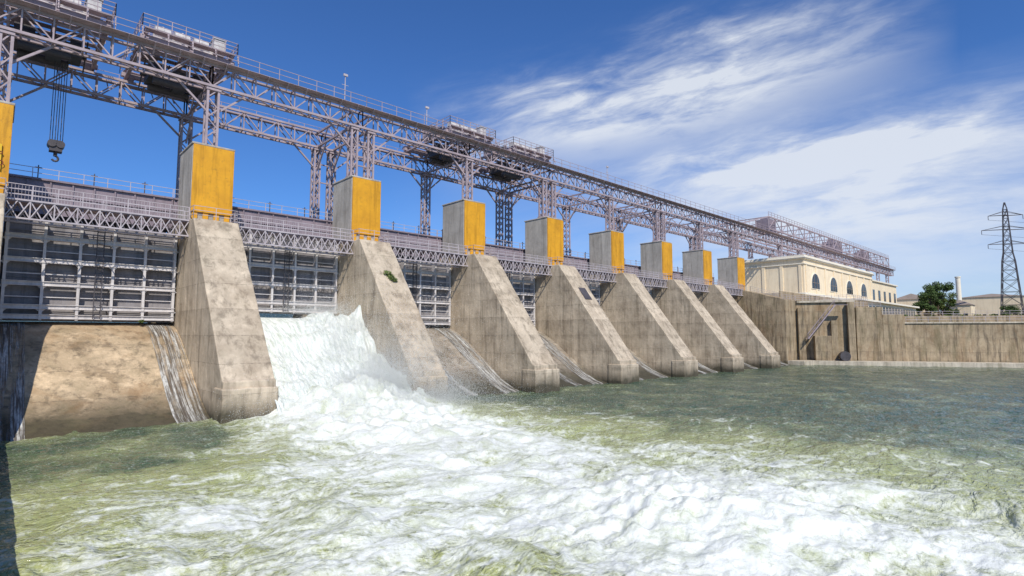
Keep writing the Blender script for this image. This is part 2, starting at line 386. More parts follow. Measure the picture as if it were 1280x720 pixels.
def colset(double,z0f,z0r):
    mb=MB(); xs=(-1.05,1.05) if double else (0,)
    for x in xs:
        lattcol(mb,x,58.5,z0f,30.5,.7 if double else .95)
        lattcol(mb,x,68.6,z0r,30.5,.7 if double else .95)
    xa=max(xs)+.4
    for y in (58.5,68.6):
        for s in(-1,1):
            mb.beam((s*xa,y,28.2),(s*(xa+2.6),y,30.6),.18)
    for x in xs:
        for z in (30.75,32.6): mb.beam((x,58.5,z),(x,68.6,z),.22)
        for k in range(6):
            a=58.5+10.1*k/6;b=58.5+10.1*(k+1)/6
            mb.beam((x,a,30.75 if k%2 else 32.6),(x,b,32.6 if k%2 else 30.75),.12)
        mb.beam((x,58.9,27.6),(x,61.4,30.7),.16); mb.beam((x,68.2,27.6),(x,65.7,30.7),.16)
    if double:
        for z in (z0r+3,26.2,28.6): mb.beam((-1.05,68.6,z),(1.05,68.6,z),.14)
        for z in (26.2,28.6): mb.beam((-1.05,58.5,z),(1.05,58.5,z),.14)
    return mb.mesh("lattice_column",M_steel)
cS=colset(False,24.5,16.8); cD=colset(True,24.5,16.8)
run=thing("crane_runway","long lavender-grey steel lattice crane runway carried on paired columns","crane runway")
for k in range(-1,17):
    X=px(0)+1.9+16*k
    part("truss_girder",sF,run,loc=(X,0,0)); part("truss_girder",sR,run,loc=(X,0,0))
    part("walkway_rail",rF,run,loc=(X,0,0)); part("walkway_rail",rR,run,loc=(X,0,0))
for n in range(0,9): part("lattice_column",cD if n%2==0 else cS,run,loc=(px(n)+2.05,0,0))
for k in range(5):
    for y in (58.5,66.5): 
        mb=MB(); lattcol(mb,154+k*14,y,27.75,30.5,.7); part("roof_post",mb.mesh("roof_post",M_steel),run)
for k in range(4):
    for y in (58.5,66.5):
        mb=MB(); lattcol(mb,222+k*13.5,y,16.1,30.5,.7); part("roof_post",mb.mesh("roof_post",M_steel),run)
for x,h in ((27.5,2.8),(38.6,2.2),(76,2.4)):
    mb=MB(); mb.cyl((x,57.1,33),(x,57.1,33+h),.05,8); mb.box(x-.25,x+.25,56.95,57.1,33+h-.1,33+h+.15); mb.beam((x-.4,57.1,33+h*.6),(x+.4,57.1,33+h*.6),.04)
    thing("lamp_mast","thin grey floodlight mast on the crane runway walkway","lamp mast",group="floodlight masts on the runway",data=mb.mesh("lamp_mast",M_rail))

# ------------------------------------------------------------ gantry cranes
def crane(x0,x1,lab,hook=None):
    e=thing("gantry_crane",lab,"gantry crane",group="cranes riding on the runway")
    f=MB(); Lx=x1-x0
    for x in (x0+.4,x1-.4,(x0+x1)/2):
        f.beam((x,57.6,34.05),(x,69.6,34.05),.3,.16); f.beam((x,57.6,33.35),(x,69.6,33.35),.3,.16)
        for k in range(9): f.beam((x,57.7+k*1.3,33.4 if k%2 else 34),(x,59.0+k*1.3,34 if k%2 else 33.4),.12)
    for y in (58.5,68.6):
        f.beam((x0,y,33.65),(x1,y,33.65),.5,.4)
        for k in range(4): f.cyl((x0+.8+k*(Lx-1.6)/3,y-.2,33.35),(x0+.8+k*(Lx-1.6)/3,y+.2,33.35),.35,14)
    for k in range(9): f.box(x0+.2,x1-.2,57.4+k*1.4,58.2+k*1.4,34.15,34.2)
    for k in range(5): f.beam((x0+k*Lx/4,57.4,34.1),(x0+k*Lx/4,57.0,33.2),.1)
    part("bridge_frame",f.mesh("bridge_frame",M_steel),e)
    cx=(x0+x1)/2
    h=MB(); w=(Lx-4.2)/3
    for k in range(3):
        a=x0+1.2+k*(w+.35); h.cyl((a,59.2,34.95),(a+w,59.2,34.95),.48,16); h.cyl((a+w*.45,59.2,34.95),(a+w*.55,59.2,34.95),.56,16)
    h.box(x0+1.1,x1-1.9,59.05,59.35,34.2,34.75); part("drum_row",h.mesh("drum_row",M_white,.0),e)
    h=MB(); h.box(x1-1.9,x1-.9,58.4,60.0,34.22,35.7); h.box(x1-2.0,x1-.8,58.3,60.1,35.7,35.8); part("control_cabinet",h.mesh("control_cabinet",M_white,.04),e)
    h=MB(); h.box(x0+1,x0+2.4,63,65.4,34.22,35.8); h.box(x0+.9,x0+2.5,62.9,65.5,35.8,35.95); h.box(x0+1.5,x0+2.0,62.7,63.0,34.5,35.4); part("machine_housing",h.mesh("machine_housing",M_steel,.03),e)
    d=MB(); d.cyl((cx-2,61.8,34.9),(cx+1.5,61.8,34.9),.5,18); d.box(cx-2.4,cx-2.1,61.2,62.4,34.2,35.5); d.box(cx+1.6,cx+1.9,61.2,62.4,34.2,35.5)
    part("hoist_winch",d.mesh("hoist_winch",M_dark,.04),e)
    d=MB(); 
    for (a,b,c2,dd,z0,z1) in ((-2.6,-1.2,62,64.6,31.6,33.2),(-.4,.7,61.6,64.4,31.2,32.7),(1.2,2.1,62,64.2,31.5,33.0)): d.box(cx+a,cx+b,c2,dd,z0,z1)
    d.cyl((cx-2.3,61.9,31.3),(cx+1.3,61.9,31.3),.38,14); d.cyl((cx-2.3,64.3,31.4),(cx+1.3,64.3,31.4),.38,14)
    for yy in (61.9,64.3): d.beam((cx-3,yy,32.5),(cx+2.6,yy,32.5),.25)
    for xx in (-3,-1,2.4): d.beam((cx+xx,61.6,33),(cx+xx,64.6,31.2),.12)
    part("hoist_trolley",d.mesh("hoist_trolley",M_dark,.03),e)
    r=MB()
    rail(r,(x0,57.4,34.2),(x1,57.4,34.2),1.2,1.2,.06,3); rail(r,(x0,57.4,34.2),(x0,69.8,34.2),1.2,1.5,.06,3); rail(r,(x1,57.4,34.2),(x1,69.8,34.2),1.2,1.5,.06,3); rail(r,(x0,69.8,34.2),(x1,69.8,34.2),1.2,1.2,.06,3)
    for k in range(7): r.beam((x0+1+k*(Lx-2)/6,60.5,34.2),(x0+1+k*(Lx-2)/6,60.5,36.0),.07)
    r.beam((x0+1,60.5,35.9),(x1-1,60.5,35.9),.06)
    part("guard_rail",r.mesh("guard_rail",M_steel),e)
    if hook:
        hx,hz=hook; hb=MB()
        for k in range(6): hb.cyl((hx-.45+k*.18,63+(k%2)*.3,hz+1),(hx-.45+k*.18,63+(k%2)*.3,31),.03,6)
        c=part("hoist_cable",hb.mesh("hoist_cable",M_dark),e)
        hb=MB(); hb.box(hx-.45,hx+.45,62.7,63.5,hz+.15,hz+1.15); hb.cyl((hx-.3,62.6,hz+.8),(hx-.3,63.6,hz+.8),.32,14); hb.cyl((hx+.3,62.6,hz+.8),(hx+.3,63.6,hz+.8),.32,14); hb.cyl((hx,63.1,hz+.2),(hx,63.1,hz-.25),.14,8)
        pts=[(hx+.22*math.cos(t),63.1,hz-.45+.24*math.sin(t)) for t in [1.6-k*.55 for k in range(9)]]
        for a,b in zip(pts,pts[1:]): hb.cyl(a,b,.09,8)
        part("hook_block",hb.mesh("hook_block",M_dark),c)
crane(-1.5,6.2,"grey travelling gantry crane with winches and a hanging hook block",(3.1,22.6))
crane(8.2,16.2,"travelling gantry crane with pale cylindrical housings and guard rails")
crane(42.5,50.5,"travelling gantry crane with winches parked over a dam pier")
crane(54,62.6,"travelling gantry crane with pale housings parked beside another crane")
mb=MB()
x0,x1=146,264
for y in (58.0,69.0):
    truss(mb,x0,x1,y,34.0,37.2,28,.34,.15)
    for k in range(15):
        x=x0+k*(x1-x0)/14; mb.beam((x,y,33.0),(x,y,37.2),.22)
    mb.beam((x0-16,y,33.2),(x0,y,37.2),.3); mb.beam((x0-8,y,33),(x0-8,y,35.2),.2)
for k in range(15):
    x=x0+k*(x1-x0)/14
    for z in (34,37.2): mb.beam((x,58,z),(x,69,z),.22)
e=thing("portal_gantry","long grey lattice gantry with railings above the powerhouse roof","gantry")
part("lattice_frame",mb.mesh("lattice_frame",M_steel),e)
mb=MB(); rail(mb,(x0,58,37.3),(x1,58,37.3),1.2,2,.08,2); rail(mb,(x0,69,37.3),(x1,69,37.3),1.2,2,.08,2); part("guard_rail",mb.mesh("guard_rail",M_steel),e)
for x,w in ((152,4),(205,7),(240,5)):
    mb=MB(); mb.box(x,x+w,60,64,34.3,37.9); mb.box(x+w*.2,x+w*.6,61,63,37.9,38.6); part("machine_housing",mb.mesh("machine_housing",M_purple,.05),e)

# ------------------------------------------------------------ right bank structures
TA=(px(8)+6,46.6); TB=(135.5,36.5); TC=(151.5,9.0)
dirv=Vector((TC[0]-TB[0],TC[1]-TB[1])).normalized()
TD=(TC[0]+dirv.x*160,TC[1]+dirv.y*160)
nr=Vector((dirv.y,-dirv.x)); nr=-nr if nr.x>0 else nr
mb=MB(); mb.prism_z([TA,TB,(146,36.5),(146,49.8),(130.3,49.8)],-3,13.9)
o=thing("terrace_block","stained concrete terrace beside the powerhouse with stairs","retaining wall")
part("terrace_wall",mb.mesh("terrace_wall",M_wall,.05),o)
mb=MB(); mb.prism_z([TA,TB,(TB[0]-.35,TB[1]-.25),(TA[0]-.3,TA[1]-.4)],13.5,13.95); part("coping",mb.mesh("coping",M_kerb),o)
mb=MB(); rail(mb,(TA[0],TA[1],13.9),(TB[0],TB[1],13.9),1.15,1.5,.07,3); rail(mb,(TB[0],TB[1],13.9),(145.8,36.6,13.9),1.15,1.5,.07,3); part("guard_rail",mb.mesh("guard_rail",M_rail),o)
d1=Vector((TB[0]-TA[0],TB[1]-TA[1],0)); d1.normalize(); n1=Vector((-abs(d1.y),-abs(d1.x),0))
for s,w,zt,dp in ((.2,1.3,12.4,1.1),(6.6,1.2,9.5,1.0),(9.8,1.3,13.4,1.2),(3.2,3.2,6.2,2.2)):
    mb=MB()
    a=Vector((TA[0],TA[1],0))+d1*s; b=a+d1*w
    mb.prism_z([(a.x,a.y),(b.x,b.y),(b.x+n1.x*dp,b.y+n1.y*dp),(a.x+n1.x*dp,a.y+n1.y*dp)],-3,zt)
    part("wall_pilaster",mb.mesh("wall_pilaster",M_wall,.06),o)
# stepped levels going down from the terrace to the quay wall
for k,(s0,s1,zt,dp) in enumerate(((.05,5.0,12.3,7),(5.02,9.0,10.7,6))):
    mb=MB(); a=Vector(TB)+dirv*s0; b=Vector(TB)+dirv*s1
    mb.prism_z([(a.x+nr.x*.5,a.y+nr.y*.5),(b.x+nr.x*.5,b.y+nr.y*.5),(b.x-nr.x*dp,b.y-nr.y*dp),(a.x-nr.x*dp,a.y-nr.y*dp)],-3+k*.2,zt)
    part("step_block",mb.mesh("step_block",M_wall,.06),o)
    mb=MB(); rail(mb,(a.x,a.y,zt),(b.x,b.y,zt),1.1,1.6,.06,3); part("guard_rail",mb.mesh("guard_rail",M_rail),o)
mb=MB()
a=Vector((TA[0],TA[1],5.6))+d1*1.8+n1*2.3
for k in range(20):
    p=a+d1*(k*.27)+Vector((0,0,k*.36)); mb.beam(p,p+n1*.8,.28,.06)
for off in (0,.8):
    mb.beam(a+n1*off,a+n1*off+d1*5.4+Vector((0,0,7.2)),.08,.22)
    mb.beam(a+n1*off+Vector((0,0,1.1)),a+n1*off+d1*5.4+Vector((0,0,8.3)),.05)
    for k in range(6): p=a+n1*off+d1*(k*1.05)+Vector((0,0,k*1.4)); mb.beam(p,p+Vector((0,0,1.1)),.04)
b=a+d1*5.4+Vector((0,0,7.2)); mb.beam(b,b+d1*2.4,.8,.08); mb.beam(a,a-n1*1.2,.8,.08)
thing("steel_staircase","small dark steel staircase on a stained concrete wall","staircase",data=mb.mesh("steel_staircase",M_steel))
mb=MB(); c=Vector((TA[0],TA[1],0))+d1*8.6+n1*1.3; mb.cyl(c+Vector((0,0,1.9)),c+n1*2+Vector((0,0,1.9)),1.0,20); mb.box(c.x-1.5,c.x+1.5,c.y-1.1,c.y+1.1,.9,1.2)
thing("outlet_drum","dark round steel outlet drum on the water ledge","outlet pipe",data=mb.mesh("outlet_drum",M_dark,.03))

mb=MB(); mb.prism_z([TB,TC,TD,(TD[0]+3,TD[1]+1),(TC[0]+3,TC[1]+1),(TB[0]+3,TB[1]+.02)],-3,8.75)
o=thing("retaining_wall","long brown stained concrete river wall with pale coping and ledge","retaining wall")
part("wall_face",mb.mesh("wall_face",M_wall,.04),o)
T9=Vector(TB)+dirv*9.1
mb=MB(); mb.prism_z([(T9.x+nr.x*.25,T9.y+nr.y*.25),(TD[0]+nr.x*.25,TD[1]+nr.y*.25),(TD[0]+3,TD[1]+1),(T9.x+3,T9.y)],8.76,9.05); part("coping",mb.mesh("coping",M_kerb,.03),o)
mb=MB(); w=3.6
mb.prism_z([(TA[0]-6,TA[1]-.02),(TA[0],TA[1]-.02),TB,TD,(TD[0]+nr.x*w,TD[1]+nr.y*w),(TB[0]+nr.x*w,TB[1]+nr.y*w-1),(TA[0]-1.6,TA[1]-4),(TA[0]-6,TA[1]-3.4)],-3,.9)
part("water_ledge",mb.mesh("water_ledge",M_kerb,.05),o)
mb=MB(); rail(mb,(T9.x+.6,T9.y-.2,9.05),(TD[0]+.6,TD[1],9.05),1.1,2,.07,2); part("guard_rail",mb.mesh("guard_rail",M_rail),o)
mb=MB(); q0=Vector((158,37.5)); q1=q0+dirv*150
mb.prism_z([tuple(q0),tuple(q1),(q1.x+1.5,q1.y+.5),(q0.x+1.5,q0.y+.5)],7,10.9)
o=thing("upper_wall","low stained concrete upper wall with thin railing behind the quay","retaining wall")
part("wall_face",mb.mesh("wall_face",M_wall,.04),o)
mb=MB(); rail(mb,(q0.x+.7,q0.y,10.9),(q1.x+.7,q1.y,10.9),1.1,2.2,.07,2); part("guard_rail",mb.mesh("guard_rail",M_rail),o)

def poly_obj(name,poly,z,mat):
    mb=MB(); mb.prism_z(poly,z-1.5,z); return thing(name,None,None,kind="structure",data=mb.mesh(name,mat))
poly_obj("ground_terrace",[(TB[0]+3,TB[1]),(TC[0]+3,TC[1]+1),(TD[0]+3,TD[1]+1),(400,-150),(400,49.7),(146.1,49.7),(146.1,36.4)],8.7,M_grass)
poly_obj("platform_ground",[(130.4,50.2),(330,50.2),(330,120),(130.4,120)],16,M_kerb)
mb=MB(); mb.prism_z([(130.4,49.85),(330,49.85),(330,50.15),(130.4,50.15)],-3,16.4); 
thing("platform_wall","stained concrete wall carrying the powerhouse platform","retaining wall",data=mb.mesh("platform_wall",M_wall,.04))
V=[];Q=[]
xs=[172,184,230,320,600,1500,4000]; zs=[8.65,10.6,11.5,13,16,17,17]
ysl=[-4000,-1500,-500,-180,-60,0,34]
for x,z in zip(xs,zs):
    for y in ysl: V.append((x+(max(0,-y-20))*.45 if y<-20 else x,y,z))
for i in range(len(xs)-1):
    for j in range(len(ysl)-1):
        a=i*len(ysl)+j; Q.append((a,a+len(ysl),a+len(ysl)+1,a+1))
thing("ground",None,None,kind="structure",data=npmesh("ground",np.array(V,float),np.array(Q),M_grass,False))
mb=MB(); mb.box(330,4000,34,4000,8,14.8); mb.box(206,330,34.2,49.6,7,11.5); thing("ground_far",None,None,kind="structure",data=mb.mesh("ground_far",M_grass))

ph=thing("powerhouse","large cream powerhouse with arched windows and a flat cornice","powerhouse")
X0,X1,Y0,Y1=152,214,52,68
mb=MB(); mb.box(X0,X1,Y0,Y1,16.05,26.1)
for k in range(9): mb.box(X0+1+k*7.25,X0+1.8+k*7.25,Y0-.2,Y0,17.3,24.7)
for k in range(4): mb.box(X0-.2,X0,Y0+.5+k*4.7,Y0+1.3+k*4.7,17.3,24.7)
part("wall",mb.mesh("wall",M_cream,.04),ph)
mb=MB(); mb.box(X0-.5,X1+.5,Y0-.5,Y1+.5,26.1,26.35); mb.box(X0-.7,X1+.5,Y0-.7,Y1+.7,26.35,26.55); mb.box(X0-.35,X1+.4,Y0-.35,Y1+.35,26.55,27.1); mb.box(X0-.3,X1+.3,Y0-.3,Y1+.3,24.7,24.95); mb.box(X0-.25,X1+.25,Y0-.25,Y1+.25,16.1,17.3); part("cornice",mb.mesh("cornice",M_trim,.03),ph)
mb=MB(); mb.box(X1+.62,250,53,67,16.05,24.6); part("side_wing",mb.mesh("side_wing",M_cream,.04),ph)
mb=MB(); mb.box(X1+.63,250.5,52.5,67.4,24.6,25.1); part("wing_cornice",mb.mesh("wing_cornice",M_trim,.04),ph)
def arch(mb,cx,y0,y1,zb,zs,r):
    pts=[(cx-r,zb),(cx+r,zb)]+[(cx+r*math.cos(t),zs+r*math.sin(t)) for t in np.linspace(0,math.pi,15)]
    i=len(mb.v);n=len(pts)
    mb.v+=[(a,y0,b) for a,b in pts]+[(a,y1,b) for a,b in pts]
    mb.f.append(tuple(i+k for k in range(n))); mb.f.append(tuple(i+n+k for k in range(n))[::-1])
    for k in range(n): mb.f.append((i+k,i+n+k,i+n+(k+1)%n,i+(k+1)%n))
fr=MB(); arch(fr,0,Y0-.16,Y0-.01,18.5,19.9,3.05)
gl=MB(); arch(gl,0,Y0-.24,Y0-.15,18.7,19.9,2.75)
mu=MB()
for x in (-1.1,1.1): mu.box(x-.06,x+.06,Y0-.3,Y0-.23,18.7,19.9+math.sqrt(2.75**2-x*x))
for z in (20.2,): mu.box(-2.6,2.6,Y0-.31,Y0-.235,z-.05,z+.05)
mfr,mgl,mmu=fr.mesh("window_frame",M_trim),gl.mesh("window_pane",M_glass),mu.mesh("glazing_bars",M_roof)
for x in (159.8,174.3,188.8,203.3):
    w=part("window",mfr,ph,loc=(x,0,0)); part("window_pane",mgl,w); part("glazing_bars",mmu,w)
mw=MB(); mw.box(-1.2,1.2,52.9,52.98,18.2,21.8); mw=mw.mesh("window",M_glass)
for x in (219,226,233,240,247): part("wing_window",mw,ph,loc=(x,0,0))
lb=thing("annex_building","long low flat-roofed annex with a row of windows","annex building")
mb=MB(); mb.box(147,204,38.5,47,8.8,14.4); part("wall",mb.mesh("wall",M_cream,.03),lb)
mb=MB(); mb.box(146.3,204.6,37.7,47.4,14.4,14.85); part("roof",mb.mesh("roof",M_trim,.03),lb)
mb=MB(); mb.box(0,2.3,38.42,38.49,10.2,13.6); wm_=mb.mesh("annex_window",M_glass)
for k in range(18): part("window",wm_,lb,loc=(148.4+k*3.05,0,0))
def house(x,y,z,w,d,h,lab,rh=2.5,mat=M_cream):
    e=thing("house",lab,"house",(x,y,z),"houses beyond the river wall")
    mb=MB(); mb.box(-w/2,w/2,-d/2,d/2,0,h); part("wall",mb.mesh("wall",mat,.03),e)
    mb=MB(); mb.v=[(-w/2-.4,-d/2-.4,h),(w/2+.4,-d/2-.4,h),(w/2+.4,d/2+.4,h),(-w/2-.4,d/2+.4,h),(-w/2+2,0,h+rh),(w/2-2,0,h+rh)]; mb.f=[(0,1,5,4),(1,2,5),(2,3,4,5),(3,0,4),(3,2,1,0)]
    part("roof",mb.mesh("roof",M_roof),e)
    wx_=MB(); wx_.box(0,1.2,-d/2-.06,-d/2-.01,1.4,2.9); wx_=wx_.mesh("house_window",M_glass)
    wy_=MB(); wy_.box(-w/2-.06,-w/2-.01,0,1.2,1.4,2.9); wy_=wy_.mesh("house_window",M_glass)
    for k in range(int(w/4)): part("window",wx_,e,loc=(-w/2+1+k*4,0,0))
    for k in range(int(d/4)): part("window",wy_,e,loc=(0,-d/2+1+k*4,0))
house(283,54,15.5,13,12,5.5,"pale two-storey house with a dark hipped roof beyond the annex",2.5)
house(330,33,12.5,20,22,10.5,"long cream warehouse with a brown roof near the pylon",1.5)
house(322,10,12.5,16,16,8,"low pale shed with brown roof beyond the river wall",1.5)
house(268,36.5,11.5,9,7,6,"small pale house with a brown hipped roof beside trees",2)
mb=MB(); mb.cyl((292,40.2,13),(292,40.2,30),.95,20,.85); mb.cyl((292,40.2,30),(292,40.2,30.5),1.05,20,1.05)
thing("chimney_stack","tall plain white cylindrical chimney beside trees","chimney",data=mb.mesh("chimney_stack",M_trim))
def pylon(x,y,z0,Ht):
    e=thing("power_pylon","tall grey lattice electricity pylon with three cross-arms","electricity pylon",(x,y,z0))
    mb=MB()
    def hw(z):
        u=z/Ht
        return 2.5*(1-u)+.4 if u<.55 else 2.5*.45*(1-(u-.55)/.45)*.7+.45
    lv=[0,5,9.5,13.5,17,20,23,26,29,32,35,38,Ht]
    for a,b in zip(lv,lv[1:]):
        ra,rb=hw(a),hw(b) if b<Ht else .1
        ca=[Vector((s*ra,t*ra,a)) for s,t in((-1,-1),(1,-1),(1,1),(-1,1))]; cb=[Vector((s*rb,t*rb,b)) for s,t in((-1,-1),(1,-1),(1,1),(-1,1))]
        for k in range(4):
            mb.beam(ca[k],cb[k],.26); mb.beam(ca[k],cb[(k+1)%4],.13); mb.beam(ca[(k+1)%4],cb[k],.13); mb.beam(cb[k],cb[(k+1)%4],.13)
    part("lattice_mast",mb.mesh("lattice_mast",M_dark),e)
    tips=[]
    for z,l in ((26,5.6),(31,7.2),(36,5)):
        mb=MB()
        for s in(-1,1):
            tip=Vector((s*l*.55,-s*l*.85,z)); 
            for t in(-1,1):
                mb.beam((s*.6,t*.6,z),tip,.18); mb.beam((s*.6,t*.6,z+1.4),tip,.13)
            mb.beam(tip,tip+Vector((0,0,-1.4)),.16); tips.append(tip+Vector((0,0,-1.4)))
        mb.beam((-.6,.6,z),(.6,-.6,z),.14)
        part("cross_arm",mb.mesh("cross_arm",M_dark),e)
    return [t+Vector((x,y,z0)) for t in tips]
tips=pylon(253,20.8,11.5,40.5)
for k,tp in enumerate(tips):
    mb=MB(); q=tp+Vector((140,-190,6)); 
    pts=[tp.lerp(q,s/14)-Vector((0,0,9*4*(s/14)*(1-s/14))) for s in range(15)]
    for a,b in zip(pts,pts[1:]): mb.beam(a,b,.07)
    thing("power_line","thin sagging dark overhead power line leaving the pylon","power line",group="power lines on the pylon",data=mb.mesh("power_line",M_dark))
def tree(x,y,z,h,r,mat,lab):
    e=thing("tree",lab,"tree",(x,y,z),"trees beyond the river wall")
    mb=MB(); mb.cyl((0,0,0),(.2,.1,h*.55),.35,8,.18)
    cs=[];rs=[]
    for k in range(10):
        a=k*2.4; q=Vector((math.cos(a)*r*.8*random.uniform(.4,1.1),math.sin(a)*r*.8*random.uniform(.4,1.1),h*random.uniform(.35,.88)))
        mb.cyl((.1,.05,h*random.uniform(.25,.5)),q,.14,6,.05); cs.append(q); rs.append(r*random.uniform(.24,.42))
    cs.append(Vector((0,0,h*.86))); rs.append(r*.35)
    part("trunk",mb.mesh("trunk",M_bark),e)
    V,Q=leafcloud(cs,rs,3000,r*.05,.85); part("crown",npmesh("crown",V,Q,mat,False),e)
for (x,y,z,h,r,m) in ((224,39.5,11,9.5,4.2,M_leaf),(231,39.5,11,12.5,4.6,M_leaf),(238,38.6,11,14.5,4.8,M_leaf),(246,38.8,11,11,4.4,M_leaf2),(256,39,11,9,4,M_leaf),(232,19.5,10.9,4.6,2.8,M_leaf),(244,14,11,4.2,3,M_leaf2)):
    tree(x,y,z,h,r,m,"broad green leafy tree standing on the bank beyond the wall")
V,Q=leafcloud([(q0.x+dirv.x*k*3+2.5,q0.y+dirv.y*k*3+1,10.9) for k in range(1,16)],[.9]*15,1500,.16,.5)
thing("shrubs",None,None,kind="stuff",data=npmesh("shrubs",V,Q,M_leaf2,False))

mb=MB(); mb.box(-7,-.12,3.0,43.3,-3,2.3); e=thing("training_wall","low concrete river training wall running out from the pier","river wall")
part("wall_face",mb.mesh("wall_face",M_pier,.06),e)
sg=thing("warning_sign","small yellow warning sign with dark red lettering on a tower","sign")
mb=MB(); mb.box(-2.3,-.35,56.62,56.7,19.0,21.0); part("sign_board",mb.mesh("sign_board",M_yellow,.01),sg)
for txt,z in (("СТОЯТЬ",20.2),("ОПАСНО",19.35)):
    cu=bpy.data.curves.new("sign_text",'FONT'); cu.body=txt; cu.size=.52; cu.align_x='CENTER'; cu.extrude=.01
    o=bpy.data.objects.new("tmp",cu); COL.objects.link(o); bpy.context.view_layer.update()
    me=bpy.data.meshes.new_from_object(o.evaluated_get(bpy.context.evaluated_depsgraph_get())); bpy.data.objects.remove(o)
    me.materials.clear(); me.materials.append(M_red)
    o=part("sign_text",me,sg,loc=(-1.33,56.6,z)); o.rotation_euler=(math.pi/2,0,0)

# ------------------------------------------------------------ river water
azs=np.concatenate([np.linspace(-70,-13,30,endpoint=False),np.linspace(-13,103,1050,endpoint=False),np.linspace(103,150,26)])*np.pi/180
rs=np.concatenate([np.geomspace(4,230,680,endpoint=False),np.geomspace(230,3000,16)])
A,R=np.meshgrid(azs,rs); X=R*np.sin(A); Y=R*np.cos(A)
wx=X+1.8*fbm(X/7,Y/7,3)+.6*fbm(X/1.7,Y/1.7,3); wy=Y+1.8*fbm(X/7+50,Y/7+50,3)+.6*fbm(X/1.7+20,Y/1.7+20,3)
def macro(X,Y):
    Yc=np.clip(Y,-20,50); wd=8+(46-Yc)*.22
    c=20.5-(46-Yc)*.04
    s=np.exp(-((X-c)/wd)**2*1.1)
    s=s*sst(53,47,Y)
    s=s-0.8*np.exp(-(((X-6)/6.0)**2+((Y-38)/6)**2))
    s=s+0.55*np.exp(-(((X-4)/9)**2+((Y-18)/12)**2))
    s=s*sst(62,35,X+Y*.12)
    return np.clip(s,0,1)
Mx=macro(wx,wy)
T=np.clip(Mx*1.25,0,1)
far=sst(120,30,R)
hf=.5*(-np.abs(fbm(wx/2.1,wy/2.1,3))*2+.5)+.5*fbm(wx/.7,wy/.7,3)
h=T*(.6*fbm(wx/6,wy/6,3)+.26*fbm(wx/2.1,wy/2.1,3)+.09*fbm(wx/.6,wy/.6,3)+.035*fbm(X/.2,Y/.2,2))
chop=.5*ridge(X/4.2+.3*fbm(X,Y,2),Y/2.6,3,.5)+.5*fbm(X/1.6,Y/1.1,3)
h+=(1-T)*(.30*chop+.14*fbm(X/5,Y/4,2))*(.5+.5*far)
B=np.exp(-(((X-22.6)/5.8)**2+((Y-43.8)/4.6)**2))
h+=B*(2.3+1.3*fbm(X/2.0,Y/2.0,4)+.35*fbm(X/.6,Y/.6,3))
B2=np.exp(-(((X-22)/9)**2+((Y-36)/7)**2)); h+=B2*(.6+.9*fbm(X/1.8+4,Y/1.8,3))
h+=.6*np.exp(-(((X-18)/5)**2+((Y-12)/4)**2))*(1+fbm(X/1.5,Y/1.5,3))
h*=sst(2500,200,R)
web=ridge(wx/2.2,wy/2.2,4,.65); web2=ridge(wx/.6+9,wy/.6,4,.62); n=fbm(wx/4.5,wy/4.5,4,.55); cl=fbm(wx/.25,wy/.25,3,.65)
core=np.exp(-(((X-20.5)/7)**2+((Y-33)/13)**2))+np.exp(-(((X-19)/6.5)**2+((Y-11)/5)**2))*.8
f=Mx*.80+.48*core+.52*n+.50*(web-.5)+.38*(web2-.45)+.26*cl
foam=sst(.12,1.16,f)+B*1.2+B2*.35
stre=sst(.64,.96,ridge(wx/3.2+3,wy/1.4,3,.5)+.25*n)*sst(95,38,X)*sst(-20,5,Y+25)*.65*sst(.0,.2,Mx+.07)
foam=np.clip(foam+stre,0,1)
aer=np.clip(sst(-.05,.55,Mx*1.2+.35*n+.12*web+.12*np.exp(-((X-4)/10)**2)),0,1)
V=np.stack([X,Y,h],-1).reshape(-1,3); nr_,na_=X.shape
i=np.arange(nr_-1)[:,None]*na_+np.arange(na_-1)[None,:]; Q=np.stack([i,i+1,i+na_+1,i+na_],-1).reshape(-1,4)[:,::-1]
t=NT("river_water"); P=t.pos()
fa=t.n("ShaderNodeAttribute",attribute_name="foam").outputs["Fac"]; ae=t.n("ShaderNodeAttribute",attribute_name="aer").outputs["Fac"]; cr=t.n("ShaderNodeAttribute",attribute_name="crest").outputs["Fac"]
fn=t.noise(P,7,4,.8,.8)
fo=t.math('ADD',fa,t.math('MULTIPLY',t.math('SUBTRACT',fn,.5),t.math('MULTIPLY',t.math('SUBTRACT',1.25,fa),1.7)))
fo=t.mr(fo,.06,1.0)
wc=t.mix(t.math('MULTIPLY',ae,.9),(.038,.078,.046),(.36,.385,.16))
fcol=t.mix(t.mr(t.math('ADD',fn,t.math('MULTIPLY',cr,.45)),.28,.78),(.50,.535,.38),(.79,.81,.75))
col=t.mix(fo,wc,fcol)
b1=t.noise(t.mapv(P,(1,1.5,1)),1.35,3,.62,.4)
rg=t.mr(fo,0,.7,.07,.7)
p=t.n("ShaderNodeBsdfPrincipled"); t.setin(p,"Base Color",col); t.setin(p,"Roughness",rg); p.inputs["IOR"].default_value=1.33; t.setin(p,"Normal",t.bump(b1,t.mr(fo,0,1,1.0,.25),.4))
t.t.links.new(p.outputs[0],t.out.inputs[0])
wm=npmesh("river_water",V,Q,t.m)
for nm,arr in (("foam",foam),("aer",aer),("crest",np.clip(hf*1.3+.3,-1,1))):
    a=wm.attributes.new(nm,'FLOAT','POINT'); a.data.foreach_set("value",arr.astype(np.float32).ravel())
thing("river_water",None,None,kind="structure",data=wm)
mb=MB(); mb.box(-300,120,66.2,900,12,14.4); 
t=NT("reservoir"); thing("reservoir_water",None,None,kind="structure",data=mb.mesh("reservoir_water",t.fin((.04,.06,.03),.1)))

